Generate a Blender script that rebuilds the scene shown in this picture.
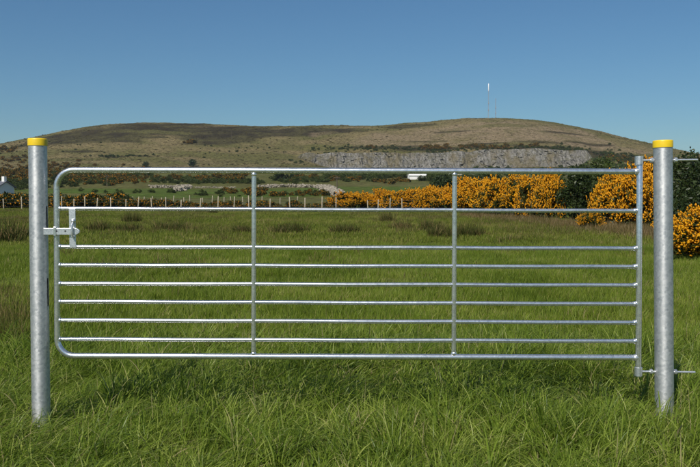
import bpy, math, random
import numpy as np
from mathutils import Vector, Matrix, noise as mnoise

for o in list(bpy.data.objects):
    bpy.data.objects.remove(o)
SC = bpy.context.scene
COL = SC.collection
random.seed(7)

# ------------------------------------------------------------------ camera
CAMZ = 1.42            # camera height over the field
FPX = 800.0            # focal length in pixels of a 700 px wide picture
PITCH = math.atan(38.5 / FPX)
cam = bpy.data.cameras.new('camera')
cam.sensor_width = 36.0
cam.lens = 36.0 * FPX / 700.0
cam.clip_start = 0.05
cam.clip_end = 8000.0
camo = bpy.data.objects.new('camera', cam)
COL.objects.link(camo)
camo.location = (0, 0, CAMZ)
camo.rotation_euler = (math.pi / 2 - PITCH, 0, 0)
SC.camera = camo

# ------------------------------------------------------------------ light
TO_SUN = Vector((-0.30, -0.62, 0.72)).normalized()
SUN_EL = math.asin(TO_SUN.z)
SUN_AZ = math.atan2(TO_SUN.x, TO_SUN.y)          # clockwise from +Y
world = bpy.data.worlds.new('World')
SC.world = world
world.use_nodes = True
wn = world.node_tree
wn.nodes.clear()
sky = wn.nodes.new('ShaderNodeTexSky')
sky.sky_type = 'NISHITA'
sky.sun_disc = False
sky.sun_elevation = SUN_EL
sky.sun_rotation = SUN_AZ
sky.altitude = 0.0
sky.air_density = 1.15
sky.dust_density = 0.1
sky.ozone_density = 10.0
bg = wn.nodes.new('ShaderNodeBackground')
bg.inputs['Strength'].default_value = 0.066
wo = wn.nodes.new('ShaderNodeOutputWorld')
tone = wn.nodes.new('ShaderNodeMix')                 # clear, strongly blue spring sky
tone.data_type = 'RGBA'
tone.blend_type = 'MULTIPLY'
tone.inputs[0].default_value = 1.0
tone.inputs[7].default_value = (.92, 1.08, 1.06, 1)
wn.links.new(sky.outputs[0], tone.inputs[6])
wn.links.new(tone.outputs[2], bg.inputs[0])
wn.links.new(bg.outputs[0], wo.inputs[0])

sun = bpy.data.lights.new('sun', 'SUN')
sun.energy = 5.0
sun.angle = math.radians(0.53)
sun.color = (1.0, 0.95, 0.87)
suno = bpy.data.objects.new('sun', sun)
COL.objects.link(suno)
suno.location = (-30, -60, 70)
suno.rotation_euler = TO_SUN.to_track_quat('Z', 'Y').to_euler()

SC.view_settings.view_transform = 'Standard'
SC.view_settings.look = 'None'
SC.view_settings.gamma = 1.0
SC.view_settings.exposure = 0.0
SC.view_settings.use_curve_mapping = False
SC.render.engine = 'CYCLES'


# ------------------------------------------------------------------ helpers
def ray(px, py):
    u = (px - 350.0) / FPX
    v = (233.5 - py) / FPX
    y = math.cos(PITCH) + math.sin(PITCH) * v
    z = -math.sin(PITCH) + math.cos(PITCH) * v
    return Vector((u / y, 1.0, z / y))


def at(px, py, Y):
    """point at depth Y metres that was measured at pixel px, py of the photograph"""
    return Vector((0, 0, CAMZ)) + ray(px, py) * Y


class MB:
    def __init__(self):
        self.v, self.f = [], []

    def add(self, vs, fs):
        b = len(self.v)
        self.v += [tuple(p) for p in vs]
        self.f += [tuple(b + i for i in f) for f in fs]

    def box(self, c, s, rot=None):
        c = Vector(c)
        vs = []
        for k in range(8):
            p = Vector(((k & 1) - .5, ((k >> 1) & 1) - .5, ((k >> 2) & 1) - .5))
            p = Vector((p.x * s[0], p.y * s[1], p.z * s[2]))
            if rot is not None:
                p = rot @ p
            vs.append(c + p)
        self.add(vs, [(0, 2, 3, 1), (4, 5, 7, 6), (0, 1, 5, 4), (2, 6, 7, 3), (0, 4, 6, 2), (1, 3, 7, 5)])

    def tube(self, pts, rad, n=16, caps=True):
        pts = [Vector(p) for p in pts]
        m = len(pts)
        rads = rad if isinstance(rad, (list, tuple)) else [rad] * m
        up = None
        rings = []
        for i, p in enumerate(pts):
            t = (pts[min(i + 1, m - 1)] - pts[max(i - 1, 0)]).normalized()
            if up is None:
                a = Vector((0, 0, 1)) if abs(t.z) < .9 else Vector((0, 1, 0))
                up = (a - t * a.dot(t)).normalized()
            else:
                up = (up - t * up.dot(t)).normalized()
            s = t.cross(up)
            rings.append([p + (up * math.cos(2 * math.pi * k / n) + s * math.sin(2 * math.pi * k / n)) * rads[i] for k in range(n)])
        b = len(self.v)
        for r in rings:
            self.v += [tuple(q) for q in r]
        for i in range(m - 1):
            for k in range(n):
                k2 = (k + 1) % n
                self.f.append((b + i * n + k, b + i * n + k2, b + (i + 1) * n + k2, b + (i + 1) * n + k))
        if caps:
            self.f.append(tuple(b + k for k in range(n))[::-1])
            self.f.append(tuple(b + (m - 1) * n + k for k in range(n)))

    def mesh(self, name, mat=None, smooth=False, angle=40):
        me = bpy.data.meshes.new(name)
        me.from_pydata(self.v, [], self.f)
        me.validate()
        if smooth:
            me.polygons.foreach_set('use_smooth', [True] * len(me.polygons))
            me.set_sharp_from_angle(angle=math.radians(angle))
        if mat:
            me.materials.append(mat)
        me.update()
        return me

    def build(self, name, mat=None, parent=None, smooth=False, angle=40):
        return link(name, self.mesh(name, mat, smooth, angle), parent)


def link(name, me, parent=None):
    o = bpy.data.objects.new(name, me)
    COL.objects.link(o)
    if parent:
        o.parent = parent
    return o


def empty(name, loc=(0, 0, 0), rz=0.0):
    o = bpy.data.objects.new(name, None)
    o.empty_display_size = .2
    COL.objects.link(o)
    o.location = loc
    o.rotation_euler = (0, 0, rz)
    return o


def tag(o, label=None, cat=None, group=None, kind=None):
    if label: o['label'] = label
    if cat: o['category'] = cat
    if group: o['group'] = group
    if kind: o['kind'] = kind
    return o


def np_mesh(name, verts, tris, mat=None, attrs=None, smooth=False):
    """triangle mesh from numpy arrays; attrs: per-vertex float or colour arrays"""
    me = bpy.data.meshes.new(name)
    nv, nt = len(verts), len(tris)
    me.vertices.add(nv)
    me.vertices.foreach_set('co', np.asarray(verts, np.float32).ravel())
    me.loops.add(nt * 3)
    me.loops.foreach_set('vertex_index', np.asarray(tris, np.int32).ravel())
    me.polygons.add(nt)
    me.polygons.foreach_set('loop_start', np.arange(0, nt * 3, 3, dtype=np.int32))
    if smooth:
        me.polygons.foreach_set('use_smooth', np.ones(nt, bool))
    for k, a in (attrs or {}).items():
        a = np.asarray(a, np.float32)
        if a.ndim == 1:
            at_ = me.attributes.new(k, 'FLOAT', 'POINT')
            at_.data.foreach_set('value', a)
        else:
            at_ = me.attributes.new(k, 'FLOAT_COLOR', 'POINT')
            c = np.ones((nv, 4), np.float32)
            c[:, :3] = a
            at_.data.foreach_set('color', c.ravel())
    if mat:
        me.materials.append(mat)
    me.update()
    me.validate()
    return me


# ------------------------------------------------------------------ materials
class NT:
    def __init__(self, name):
        self.m = bpy.data.materials.new(name)
        self.m.use_nodes = True
        self.t = self.m.node_tree
        self.t.nodes.clear()
        self.out = self.n('ShaderNodeOutputMaterial')

    def n(self, kind, **kw):
        nd = self.t.nodes.new(kind)
        for k, v in kw.items():
            if k.startswith('i_'):
                nd.inputs[k[2:].replace('_', ' ')].default_value = v
            else:
                setattr(nd, k, v)
        return nd

    def l(self, a, b):
        self.t.links.new(a, b)

    def noise(self, vec, scale, detail=4, rough=.55):
        nd = self.n('ShaderNodeTexNoise')
        nd.inputs['Scale'].default_value = scale
        nd.inputs['Detail'].default_value = detail
        nd.inputs['Roughness'].default_value = rough
        if vec is not None:
            self.l(vec, nd.inputs['Vector'])
        return nd.outputs['Fac']

    def ramp(self, fac, stops, interp='LINEAR'):
        nd = self.n('ShaderNodeValToRGB')
        nd.color_ramp.interpolation = interp
        el = nd.color_ramp.elements
        while len(el) < len(stops):
            el.new(.5)
        for e, (p, c) in zip(el, stops):
            e.position = p
            e.color = (c[0], c[1], c[2], 1) if len(c) == 3 else c
        self.l(fac, nd.inputs['Fac'])
        return nd.outputs['Color']

    def mix(self, fac, a, b, mode='MIX'):
        nd = self.n('ShaderNodeMix', data_type='RGBA', blend_type=mode)
        for sock, val in ((nd.inputs[0], fac), (nd.inputs[6], a), (nd.inputs[7], b)):
            if hasattr(val, 'is_linked') or hasattr(val, 'links'):
                self.l(val, sock)
            elif isinstance(val, (int, float)):
                sock.default_value = val
            else:
                sock.default_value = (*val, 1)
        return nd.outputs[2]

    def math(self, op, a, b=0.0, clamp=False):
        nd = self.n('ShaderNodeMath', operation=op, use_clamp=clamp)
        for i, val in enumerate((a, b)):
            if isinstance(val, (int, float)):
                nd.inputs[i].default_value = val
            else:
                self.l(val, nd.inputs[i])
        return nd.outputs[0]

    def pos(self):
        return self.n('ShaderNodeNewGeometry').outputs['Position']

    def obj(self):
        return self.n('ShaderNodeTexCoord').outputs['Object']

    def attr(self, name, out='Fac'):
        return self.n('ShaderNodeAttribute', attribute_name=name).outputs[out]

    def bsdf(self, **kw):
        nd = self.n('ShaderNodeBsdfPrincipled')
        for k, v in kw.items():
            s = nd.inputs[k.replace('_', ' ')]
            if hasattr(v, 'links'):
                self.l(v, s)
            elif isinstance(v, (tuple, list)) and len(v) == 3:
                s.default_value = (*v, 1)
            else:
                s.default_value = v
        return nd

    def bump(self, h, strength, dist):
        nd = self.n('ShaderNodeBump')
        nd.inputs['Strength'].default_value = strength
        nd.inputs['Distance'].default_value = dist
        self.l(h, nd.inputs['Height'])
        return nd.outputs['Normal']

    def done(self, shader):
        self.l(shader, self.out.inputs['Surface'])
        return self.m


def mat_galv(name, tone=0.62, rough=0.30, spangle=70.0, bump=.10, aniso=0.0, metal=.9, coat=0.0):
    k = NT(name)
    p = k.obj()
    vo = k.n('ShaderNodeTexVoronoi', feature='F1')
    vo.inputs['Scale'].default_value = spangle
    k.l(p, vo.inputs['Vector'])
    sep = k.n('ShaderNodeSeparateColor')
    k.l(vo.outputs['Color'], sep.inputs[0])
    big = k.noise(p, 9, 5, .6)
    mot = k.math('ADD', k.math('MULTIPLY', sep.outputs[0], .55), k.math('MULTIPLY', big, .6))
    col = k.ramp(mot, [(.15, (tone * .74, tone * .77, tone * .80)), (.5, (tone, tone * 1.01, tone * 1.02)), (.9, (tone * 1.2, tone * 1.2, tone * 1.19))])
    vr = .10 if aniso else .03
    rg = k.math('ADD', k.math('MULTIPLY', sep.outputs[1], vr), rough - vr / 2)
    rg = k.math('ADD', rg, k.math('MULTIPLY', big, .08))
    h = k.noise(p, 24, 3, .5)
    b = k.bsdf(Base_Color=col, Metallic=metal, Roughness=rg, Normal=k.bump(h, bump, .004))
    if coat:
        b.inputs['Coat Weight'].default_value = coat
        b.inputs['Coat Roughness'].default_value = .09
    if aniso:
        # drawn tube: the grain runs along the post and stretches the highlight up and down
        tg = k.n('ShaderNodeTangent', direction_type='RADIAL', axis='Z')
        k.l(tg.outputs[0], b.inputs['Tangent'])
        b.inputs['Anisotropic'].default_value = aniso
        b.inputs['Anisotropic Rotation'].default_value = .25
    return k.done(b.outputs[0])


def mat_plain(name, col, rough=.6, metallic=0.0, var=.25, scale=20, bump=.0):
    k = NT(name)
    p = k.obj()
    n = k.noise(p, scale, 5, .6)
    c = k.ramp(n, [(.25, tuple(x * (1 - var) for x in col)), (.75, tuple(min(1, x * (1 + var)) for x in col))])
    b = k.bsdf(Base_Color=c, Roughness=rough, Metallic=metallic)
    if bump:
        k.l(k.bump(n, bump, .02), b.inputs['Normal'])
    return k.done(b.outputs[0])


def mat_leafy(name, stops, transl=.35, patch_scale=.6, patch=.5, rough=.5, spec=.3, patch_cols=None):
    """blades and leaves: tint attribute + world patches, part of the light passing through"""
    k = NT(name)
    t = k.attr('tint')
    rnd = k.n('ShaderNodeObjectInfo').outputs['Random']
    pn = k.noise(k.pos(), patch_scale, 4, .6)
    f = k.math('ADD', k.math('MULTIPLY', t, .62), k.math('ADD', k.math('MULTIPLY', rnd, .14), k.math('MULTIPLY', k.math('SUBTRACT', pn, .5), patch)))
    f = k.math('ADD', f, .12, clamp=True)
    col = k.ramp(f, stops)
    b = k.bsdf(Base_Color=col, Roughness=rough, Specular_IOR_Level=spec)
    tr = k.n('ShaderNodeBsdfTranslucent')
    k.l(col, tr.inputs[0])
    mx = k.n('ShaderNodeMixShader')
    mx.inputs[0].default_value = transl
    k.l(b.outputs[0], mx.inputs[1])
    k.l(tr.outputs[0], mx.inputs[2])
    return k.done(mx.outputs[0])


M = {}
M['galv'] = mat_galv('galvanised_tube', .76, .23, 90, .003)
M['galv_post'] = mat_galv('galvanised_post', .58, .47, 75, .04, .5, .80)
M['galv_white'] = mat_galv('zinc_plate', .72, .38, 160, .05)
M['yellow'] = mat_plain('yellow_cap', (.78, .53, .010), .45, var=.08, scale=30)
M['grass'] = mat_leafy('grass_blade', [(0, (.040, .078, .007)), (.3, (.112, .176, .016)), (.58, (.218, .292, .034)), (.86, (.38, .425, .10)), (1, (.44, .37, .18))], .42, 1.3, .95, .42, .26)
M['grass_mid'] = mat_leafy('pasture_blade', [(0, (.062, .096, .010)), (.35, (.142, .206, .019)), (.62, (.232, .290, .036)), (.84, (.33, .335, .085)), (1, (.40, .32, .15))], .42, .6, 1.25, .5, .2)
M['grass_far'] = mat_leafy('field_grass', [(0, (.078, .104, .014)), (.3, (.136, .176, .022)), (.6, (.205, .228, .038)), (.8, (.275, .248, .07)), (1, (.33, .25, .115))], .40, .16, 1.4, .5, .15)
M['dry'] = mat_leafy('dry_grass', [(0, (.075, .085, .018)), (.4, (.15, .11, .04)), (.7, (.22, .15, .065)), (1, (.34, .25, .125))], .3, .4, .8)
M['rush'] = mat_leafy('rush_stem', [(0, (.026, .036, .009)), (.5, (.068, .080, .019)), (.8, (.15, .118, .04)), (1, (.24, .17, .075))], .25, .8, .5, .6, .08)
M['spine'] = mat_leafy('gorse_spines', [(0, (.022, .036, .008)), (.5, (.046, .066, .015)), (1, (.105, .105, .028))], .2, .5, .4)
M['flower'] = mat_leafy('gorse_flowers', [(0, (.62, .235, .004)), (.5, (.80, .375, .007)), (1, (.87, .52, .014))], .35, .5, .3)
M['flower_old'] = mat_leafy('faded_gorse_flowers', [(0, (.44, .17, .008)), (.5, (.62, .27, .010)), (1, (.76, .38, .016))], .2, .05, .6)
M['leaf_dark'] = mat_leafy('dark_leaves', [(0, (.013, .023, .007)), (.5, (.030, .048, .012)), (1, (.07, .09, .022))], .25, .4, .4, .45, .3)
M['leaf_mid'] = mat_leafy('mid_leaves', [(0, (.035, .052, .012)), (.5, (.072, .100, .022)), (1, (.14, .165, .045))], .25, .1, .5)
M['rank'] = mat_leafy('rank_grass', [(0, (.05, .06, .014)), (.4, (.10, .105, .022)), (.7, (.17, .14, .045)), (1, (.27, .20, .09))], .3, .25, .7, .5, .15)
M['heath'] = mat_leafy('heath_tussock', [(0, (.050, .042, .022)), (.3, (.095, .080, .034)), (.6, (.165, .140, .062)), (1, (.27, .22, .13))], .2, .02, 1.0, .8, .05)
M['bark'] = mat_plain('bark', (.09, .07, .05), .9, var=.4, scale=12, bump=.3)
M['timber'] = mat_plain('weathered_timber', (.40, .34, .24), .85, var=.3, scale=8, bump=.2)
M['wire'] = mat_plain('fence_wire', (.35, .35, .34), .45, .7)
M['white_wall'] = mat_plain('white_render', (.78, .77, .73), .85, var=.06, scale=.6)
M['slate'] = mat_plain('slate_roof', (.10, .105, .12), .7, var=.25, scale=2)
M['red_sheet'] = mat_plain('red_sheeting', (.20, .035, .045), .6, var=.2, scale=1)
M['glass'] = mat_plain('dark_glass', (.03, .035, .04), .15)
M['steel'] = mat_plain('mast_steel', (.30, .30, .31), .6, .3)
M['white_paint'] = mat_plain('white_paint', (.80, .80, .80), .5, var=.05)


def mat_field():
    k = NT('field_soil_and_grass')
    p = k.pos()
    a = k.noise(p, .09, 5, .6)
    b = k.noise(p, 3.0, 6, .7)
    f = k.math('ADD', k.math('MULTIPLY', a, .55), k.math('MULTIPLY', b, .45))
    c = k.ramp(f, [(.3, (.055, .062, .018)), (.5, (.095, .115, .026)), (.7, (.15, .14, .05))])
    s = k.bsdf(Base_Color=c, Roughness=.95, Specular_IOR_Level=.1, Normal=k.bump(b, .6, .08))
    return k.done(s.outputs[0])


def mat_land():
    """hillside: colour of the plant cover comes from the mesh attribute, broken up by noise"""
    k = NT('hillside_vegetation')
    p = k.pos()
    base = k.attr('veg', 'Color')
    n1 = k.noise(p, .045, 6, .65)
    n2 = k.noise(p, .30, 6, .7)
    n3 = k.noise(p, 1.1, 4, .7)
    c = k.mix(k.ramp(n1, [(.46, (0, 0, 0)), (.64, (.55, .55, .55))]), base, (.125, .115, .042))
    c = k.mix(.85, c, k.ramp(n2, [(.34, (.42, .40, .38)), (.5, (.95, .95, .95)), (.68, (1.35, 1.33, 1.3))]), 'MULTIPLY')
    c = k.mix(.8, c, k.ramp(n3, [(.36, (.55, .53, .5)), (.5, (1, 1, 1)), (.66, (1.4, 1.36, 1.3))]), 'MULTIPLY')
    h = k.math('ADD', k.math('MULTIPLY', n2, 1.0), k.math('MULTIPLY', n3, .5))
    s = k.bsdf(Base_Color=c, Roughness=.95, Specular_IOR_Level=.05, Normal=k.bump(h, .9, 2.2))
    return k.done(s.outputs[0])


def mat_rock():
    k = NT('quarried_rock')
    p = k.pos()
    mp = k.n('ShaderNodeMapping')
    mp.inputs['Scale'].default_value = (1.2, 1, .62)
    k.l(p, mp.inputs[0])
    q = mp.outputs[0]
    n1 = k.noise(q, .35, 7, .7)
    n2 = k.noise(q, .07, 4, .6)
    c = k.ramp(n1, [(.30, (.055, .051, .044)), (.44, (.135, .127, .11)), (.56, (.20, .188, .166)), (.72, (.31, .292, .26))])
    c = k.mix(k.ramp(n2, [(.47, (0, 0, 0)), (.60, (.75, .75, .75))]), c, (.13, .105, .055))
    up = k.n('ShaderNodeSeparateXYZ')
    k.l(k.n('ShaderNodeNewGeometry').outputs['Normal'], up.inputs[0])
    led = k.math('MULTIPLY', k.math('SUBTRACT', up.outputs[2], .62), 3.5, clamp=True)
    c = k.mix(led, c, (.07, .065, .03))
    s = k.bsdf(Base_Color=c, Roughness=.9, Specular_IOR_Level=.2, Normal=k.bump(n1, .6, 1.0))
    return k.done(s.outputs[0])


M['field'] = mat_field()
M['land'] = mat_land()
M['rock'] = mat_rock()
M['rubble'] = mat_plain('pale_rubble', (.30, .26, .20), .9, var=.4, scale=.8, bump=.5)

# ------------------------------------------------------------------ terrain
CREST = [(-900, 190), (-500, 183), (-200, 172), (-100, 163), (0, 150), (30, 143), (60, 135.5), (100, 128), (130, 124.5), (160, 124),
         (200, 125), (240, 127), (290, 127.5), (330, 127), (370, 127), (400, 126), (430, 122.5), (460, 119.5), (490, 118.5), (520, 120.5),
         (550, 124.5), (580, 130.5), (610, 138), (640, 147), (670, 156), (700, 165), (800, 177), (1000, 185), (1500, 191)]
YC, YF, YQ = 950.0, 480.0, 712.0
CX = np.array([(p - 350) / FPX * YC for p, _ in CREST])
CZ = np.array([(195 - q) / FPX * YC + CAMZ for _, q in CREST])
BY = np.array([-400, 90, 150, 250, 350, 480, 600, 712, 3000.])
BZ = np.array([0, 0, .6, 3.4, 8, 16, 20.5, 25, 26.])
QX0, QX1 = (284 - 350) / FPX * YQ, (596 - 350) / FPX * YQ


def smooth(a, b, x):
    t = np.clip((x - a) / (b - a), 0, 1)
    return t * t * (3 - 2 * t)


def quarry_depth(x):
    return smooth(QX0, QX0 + 52, x) * (1 - smooth(QX1 - 26, QX1 + 2, x))


def crest_z(x):
    return sum(np.interp(x + d, CX, CZ) for d in (-22, -11, 0, 11, 22)) / 5


def land_z(x, y, quarry=True):
    x = np.asarray(x, float)
    y = np.asarray(y, float)
    base = sum(np.interp(y + d, BY, BZ) for d in (-24, -12, 0, 12, 24)) / 5
    base = np.where(y < 60, 0, base)
    t = np.clip((y - YF) / (YC - YF), 0, 1)
    s = smooth(0, 1, t ** 1.45)
    over = np.clip((y - YC) / 900, 0, 1)
    zf = np.interp(y, [480, 950], [16, 17])
    hi = zf + (np.maximum(crest_z(x), 18) - zf) * (s - .55 * over ** 1.6)
    hi = np.where(y < YF, base, np.maximum(hi, base * 0 + 10))
    if quarry:
        m = smooth(YQ + 8, YQ + 12, y) 
        inq = quarry_depth(x)
        lo = np.minimum(base, hi)
        z = hi * (1 - inq * (1 - m)) + lo * inq * (1 - m)
        return z
    return hi


def nz(x, y, s, o=0.0, oct=3):
    return mnoise.fractal(Vector((x * s + o, y * s - o, o * .37)), 1.0, 2.1, oct)


def land1(x, y):
    z = float(land_z(x, y))
    if y > YF:
        k = min(1, (y - YF) / 150)
        z += k * (1.6 * nz(x, y, 1 / 70., 3.1) + .5 * nz(x, y, 1 / 14., 9.4))
    return z


def field_z(x, y):
    return .045 * nz(x, y, .33, 1.7, 2) + .02 * nz(x, y, 1.3, 5.2, 2)


def ground_z(x, y):
    return field_z(x, y) if y < 92 else land1(x, y)


def on_land(px, py, y0=95.0, y1=1000.0):
    """where the sight line of the photograph meets the hillside"""
    r = ray(px, py)
    ys = np.arange(y0, y1, 2.5)
    hit = np.nonzero(CAMZ + r.z * ys <= land_z(r.x * ys, ys))[0]
    if len(hit):
        return r.x * ys[hit[0]], ys[hit[0]]
    return r.x * YC, YC - 8.0


def build_field():
    xs = np.concatenate([np.linspace(-900, -45, 24)[:-1], np.linspace(-45, -8, 60)[:-1], np.linspace(-8, 8, 110), np.linspace(8, 45, 60)[1:], np.linspace(45, 900, 24)[1:]])
    ys = np.concatenate([np.linspace(-300, -6, 14)[:-1], np.linspace(-6, 16, 150)[:-1], np.linspace(16, 104, 120)])
    v = []
    for y in ys:
        for x in xs:
            v.append((x, y, field_z(x, y) if y < 96 else land1(x, y) + field_z(x, y) * .3 - max(0, (y - 98)) * .04))
    nx = len(xs)
    f = []
    for j in range(len(ys) - 1):
        for i in range(nx - 1):
            f.append((j * nx + i, j * nx + i + 1, (j + 1) * nx + i + 1, (j + 1) * nx + i))
    me = bpy.data.meshes.new('field')
    me.from_pydata(v, [], f)
    me.polygons.foreach_set('use_smooth', [True] * len(f))
    me.materials.append(M['field'])
    tag(link('field', me), 'flat green pasture field in front of and behind the gate', None, None, 'structure')


TAN = np.array((.215, .172, .082))
TAN2 = np.array((.250, .192, .115))
OLIVE = np.array((.130, .124, .042))
HEATH = np.array((.040, .033, .018))
GREEN = np.array((.100, .150, .028))
BRACK = np.array((.19, .11, .04))

PATCH = []


def patch(px, py, rx, ry, col, w=1.0):
    x, y = on_land(px, py)
    PATCH.append((x, y, rx, ry, col, w))


def make_patches():
    # left ridge: dark heather along the crest and in tongues below it
    for a in ((60, 140, 45, 45), (110, 132, 60, 60), (160, 128, 70, 60), (205, 129, 60, 50), (245, 131, 50, 45), (215, 139, 42, 26), (240, 136, 40, 24),
              (190, 144, 22, 10), (150, 137, 40, 9), (135, 135, 36, 8), (112, 157, 14, 5), (140, 157, 20, 4), (20, 158, 16, 6), (80, 152, 20, 5),
              (272, 134, 40, 26), (305, 131, 40, 25), (345, 131, 40, 20)):
        patch(*a, HEATH, .9)
    for a in ((150, 132, 50, 12), (190, 155, 60, 16), (70, 160, 40, 14), (300, 148, 40, 18)):
        patch(*a, OLIVE, .8)
    for a in ((60, 147, 45, 18), (120, 146, 55, 14), (230, 150, 50, 12), (100, 163, 40, 10), (330, 142, 40, 14)):
        patch(*a, TAN, .8)
    # right hill: paler dead grass, darker scrub over the quarry and on the top
    for a in ((430, 135, 90, 50), (500, 130, 90, 60), (560, 138, 60, 40), (470, 142, 80, 14), (610, 148, 40, 20)):
        patch(*a, TAN2, .9)
    for a in ((490, 121, 16, 16), (505, 126, 34, 9), (380, 130, 30, 20)):
        patch(*a, OLIVE, .7)
    for a in ((400, 148, 45, 9), (450, 148, 45, 10), (510, 148, 45, 10), (560, 149, 40, 12), (600, 154, 30, 14), (630, 158, 25, 20), (480, 144, 30, 4), (540, 143, 26, 5), (590, 143, 26, 6), (430, 141, 26, 4), (560, 133, 22, 5), (455, 131, 22, 5), (410, 127, 30, 14)):
        patch(*a, HEATH, .85)
    for a in ((495, 148, 16, 5), (440, 147, 12, 4), (470, 147, 14, 4), (530, 147, 12, 4)):
        patch(*a, BRACK, .8)
    # green fields below
    for a in ((200, 192, 26, 30), (245, 190, 20, 26), (150, 190, 16, 22), (300, 190, 18, 20), (385, 189, 28, 40), (350, 189, 16, 25), (420, 188, 14, 20), (120, 180, 26, 20), (200, 178, 22, 20), (60, 190, 20, 20), (100, 192, 22, 24), (320, 194, 20, 22), (270, 194, 18, 22), (180, 195, 24, 20)):
        patch(*a, GREEN, 1.0)


def build_hillside():
    make_patches()
    ys = np.concatenate([np.linspace(96, 300, 60)[:-1], np.linspace(300, 480, 40)[:-1], np.linspace(480, 705, 70)[:-1], np.linspace(705, 730, 18)[:-1], np.linspace(730, 1000, 90)[:-1], np.linspace(1000, 2600, 24)])
    xs = np.concatenate([np.linspace(-3500, -620, 26)[:-1], np.linspace(-620, -420, 40)[:-1], np.linspace(-420, 420, 300), np.linspace(420, 620, 40)[1:], np.linspace(620, 3500, 26)[1:]])
    X, Y = np.meshgrid(xs, ys)
    Z = land_z(X, Y)
    n = X.size
    xf, yf, zf = X.ravel(), Y.ravel(), Z.ravel().copy()
    col = np.zeros((n, 3))
    mixn = np.zeros(n)
    for i in range(n):
        x, y = xf[i], yf[i]
        if y > YF:
            k = min(1, (y - YF) / 150)
            zf[i] += k * (1.6 * nz(x, y, 1 / 70., 3.1) + .5 * nz(x, y, 1 / 14., 9.4))
        mixn[i] = nz(x, y, 1 / 45., 21.3, 4)
    lowness = 1 - smooth(430, 560, yf)
    t = np.clip(.45 + mixn * 1.5, 0, 1)[:, None]
    col = OLIVE * (1 - t) + TAN * t
    lowc = OLIVE * .6 + GREEN * .4
    col = col * (1 - lowness[:, None] * .7) + lowc * lowness[:, None] * .7
    for (x, y, rx, ry, c, w) in PATCH:
        d = np.hypot((xf - x) / rx, (yf - y) / ry) + mixn * .6
        m = ((1 - smooth(.65, 1.1, d)) * w)[:, None]
        col = col * (1 - m) + c * m
    nx, ny = len(xs), len(ys)
    i, j = np.meshgrid(np.arange(nx - 1), np.arange(ny - 1))
    a = (j * nx + i).ravel()
    tris = np.concatenate([np.stack([a, a + 1, a + nx + 1], 1), np.stack([a, a + nx + 1, a + nx], 1)])
    me = np_mesh('hillside', np.stack([xf, yf, zf], 1), tris, M['land'], {'veg': col}, True)
    tag(link('hillside', me), 'long brown and olive heather hill rising behind the fields', None, None, 'structure')


def build_quarry():
    nu, nv = 560, 44
    v = []
    for j in range(nv):
        t = j / (nv - 1)
        for i in range(nu):
            u = i / (nu - 1)
            x = QX0 - 4 + (QX1 - QX0 + 8) * u
            plan = 7.0 * nz(x, 0, 1 / 34., 4.4, 2) + 2.2 * nz(x, 0, 1 / 9., 8.8, 2)
            yb = YQ - 8 + plan
            ztop = float(land_z(x, YQ + 16, False)) + 1.6 * nz(x, YQ + 16, 1 / 70., 3.1) + .5 + 1.6 * nz(x, 3, 1 / 14., 2)
            zbot = float(land_z(x, YQ - 14)) - 2.5
            z = zbot + (ztop - zbot) * t
            y = yb + 15 * t ** 1.2
            q = Vector((x / 3.4 + .5 * mnoise.noise(Vector((x / 12., 0, z / 8.))), t * 1.2 + x * .02, z / 7.5))
            vd = mnoise.voronoi(q)[0]
            blocky = (vd[1] - vd[0])
            cell = mnoise.cell(Vector((x / 2.6 + .12 * z + .9 * mnoise.noise(Vector((x / 9., z / 6., 1))), 0, z / 4.0 + .9 * mnoise.noise(Vector((x / 7., z / 5., 9))))))
            y += -1.9 * blocky + 1.0 * cell + 1.5 * mnoise.fractal(Vector((x / 3.2, 7, z / 5.5)), .9, 2.2, 5)
            edge = min(1, min(u, 1 - u) / .03)
            y = y + (1 - edge) * 10
            if t > .97:
                y = YQ + 17
            if j == nv - 1:
                z -= 1.2
            k = float(smooth(.02, .30, quarry_depth(x)))
            z = z * k + (float(land_z(x, y)) - 2.0) * (1 - k)
            v.append((x, y, z))
    f = []
    for j in range(nv - 1):
        for i in range(nu - 1):
            f.append((j * nu + i, j * nu + i + 1, (j + 1) * nu + i + 1, (j + 1) * nu + i))
    me = bpy.data.meshes.new('quarry_face')
    me.from_pydata(v, [], f)
    me.materials.append(M['rock'])
    tag(link('quarry_face', me), 'long grey quarried cliff cut into the foot of the hill', None, None, 'structure')


build_field()
build_hillside()
build_quarry()

# ------------------------------------------------------------------ the gate and its posts
GY = 4.90                                     # the gate hangs in the plane y = GY


def P(px, py, y=GY):
    return at(px, py, y)


def bead(mb, c, axis, r):
    """small lump of weld"""
    axis = Vector(axis)
    mb.tube([c - axis * r * .9, c - axis * r * .5, c, c + axis * r * .5, c + axis * r * .9], [r * .35, r * .85, r, r * .85, r * .35], 10)


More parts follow.
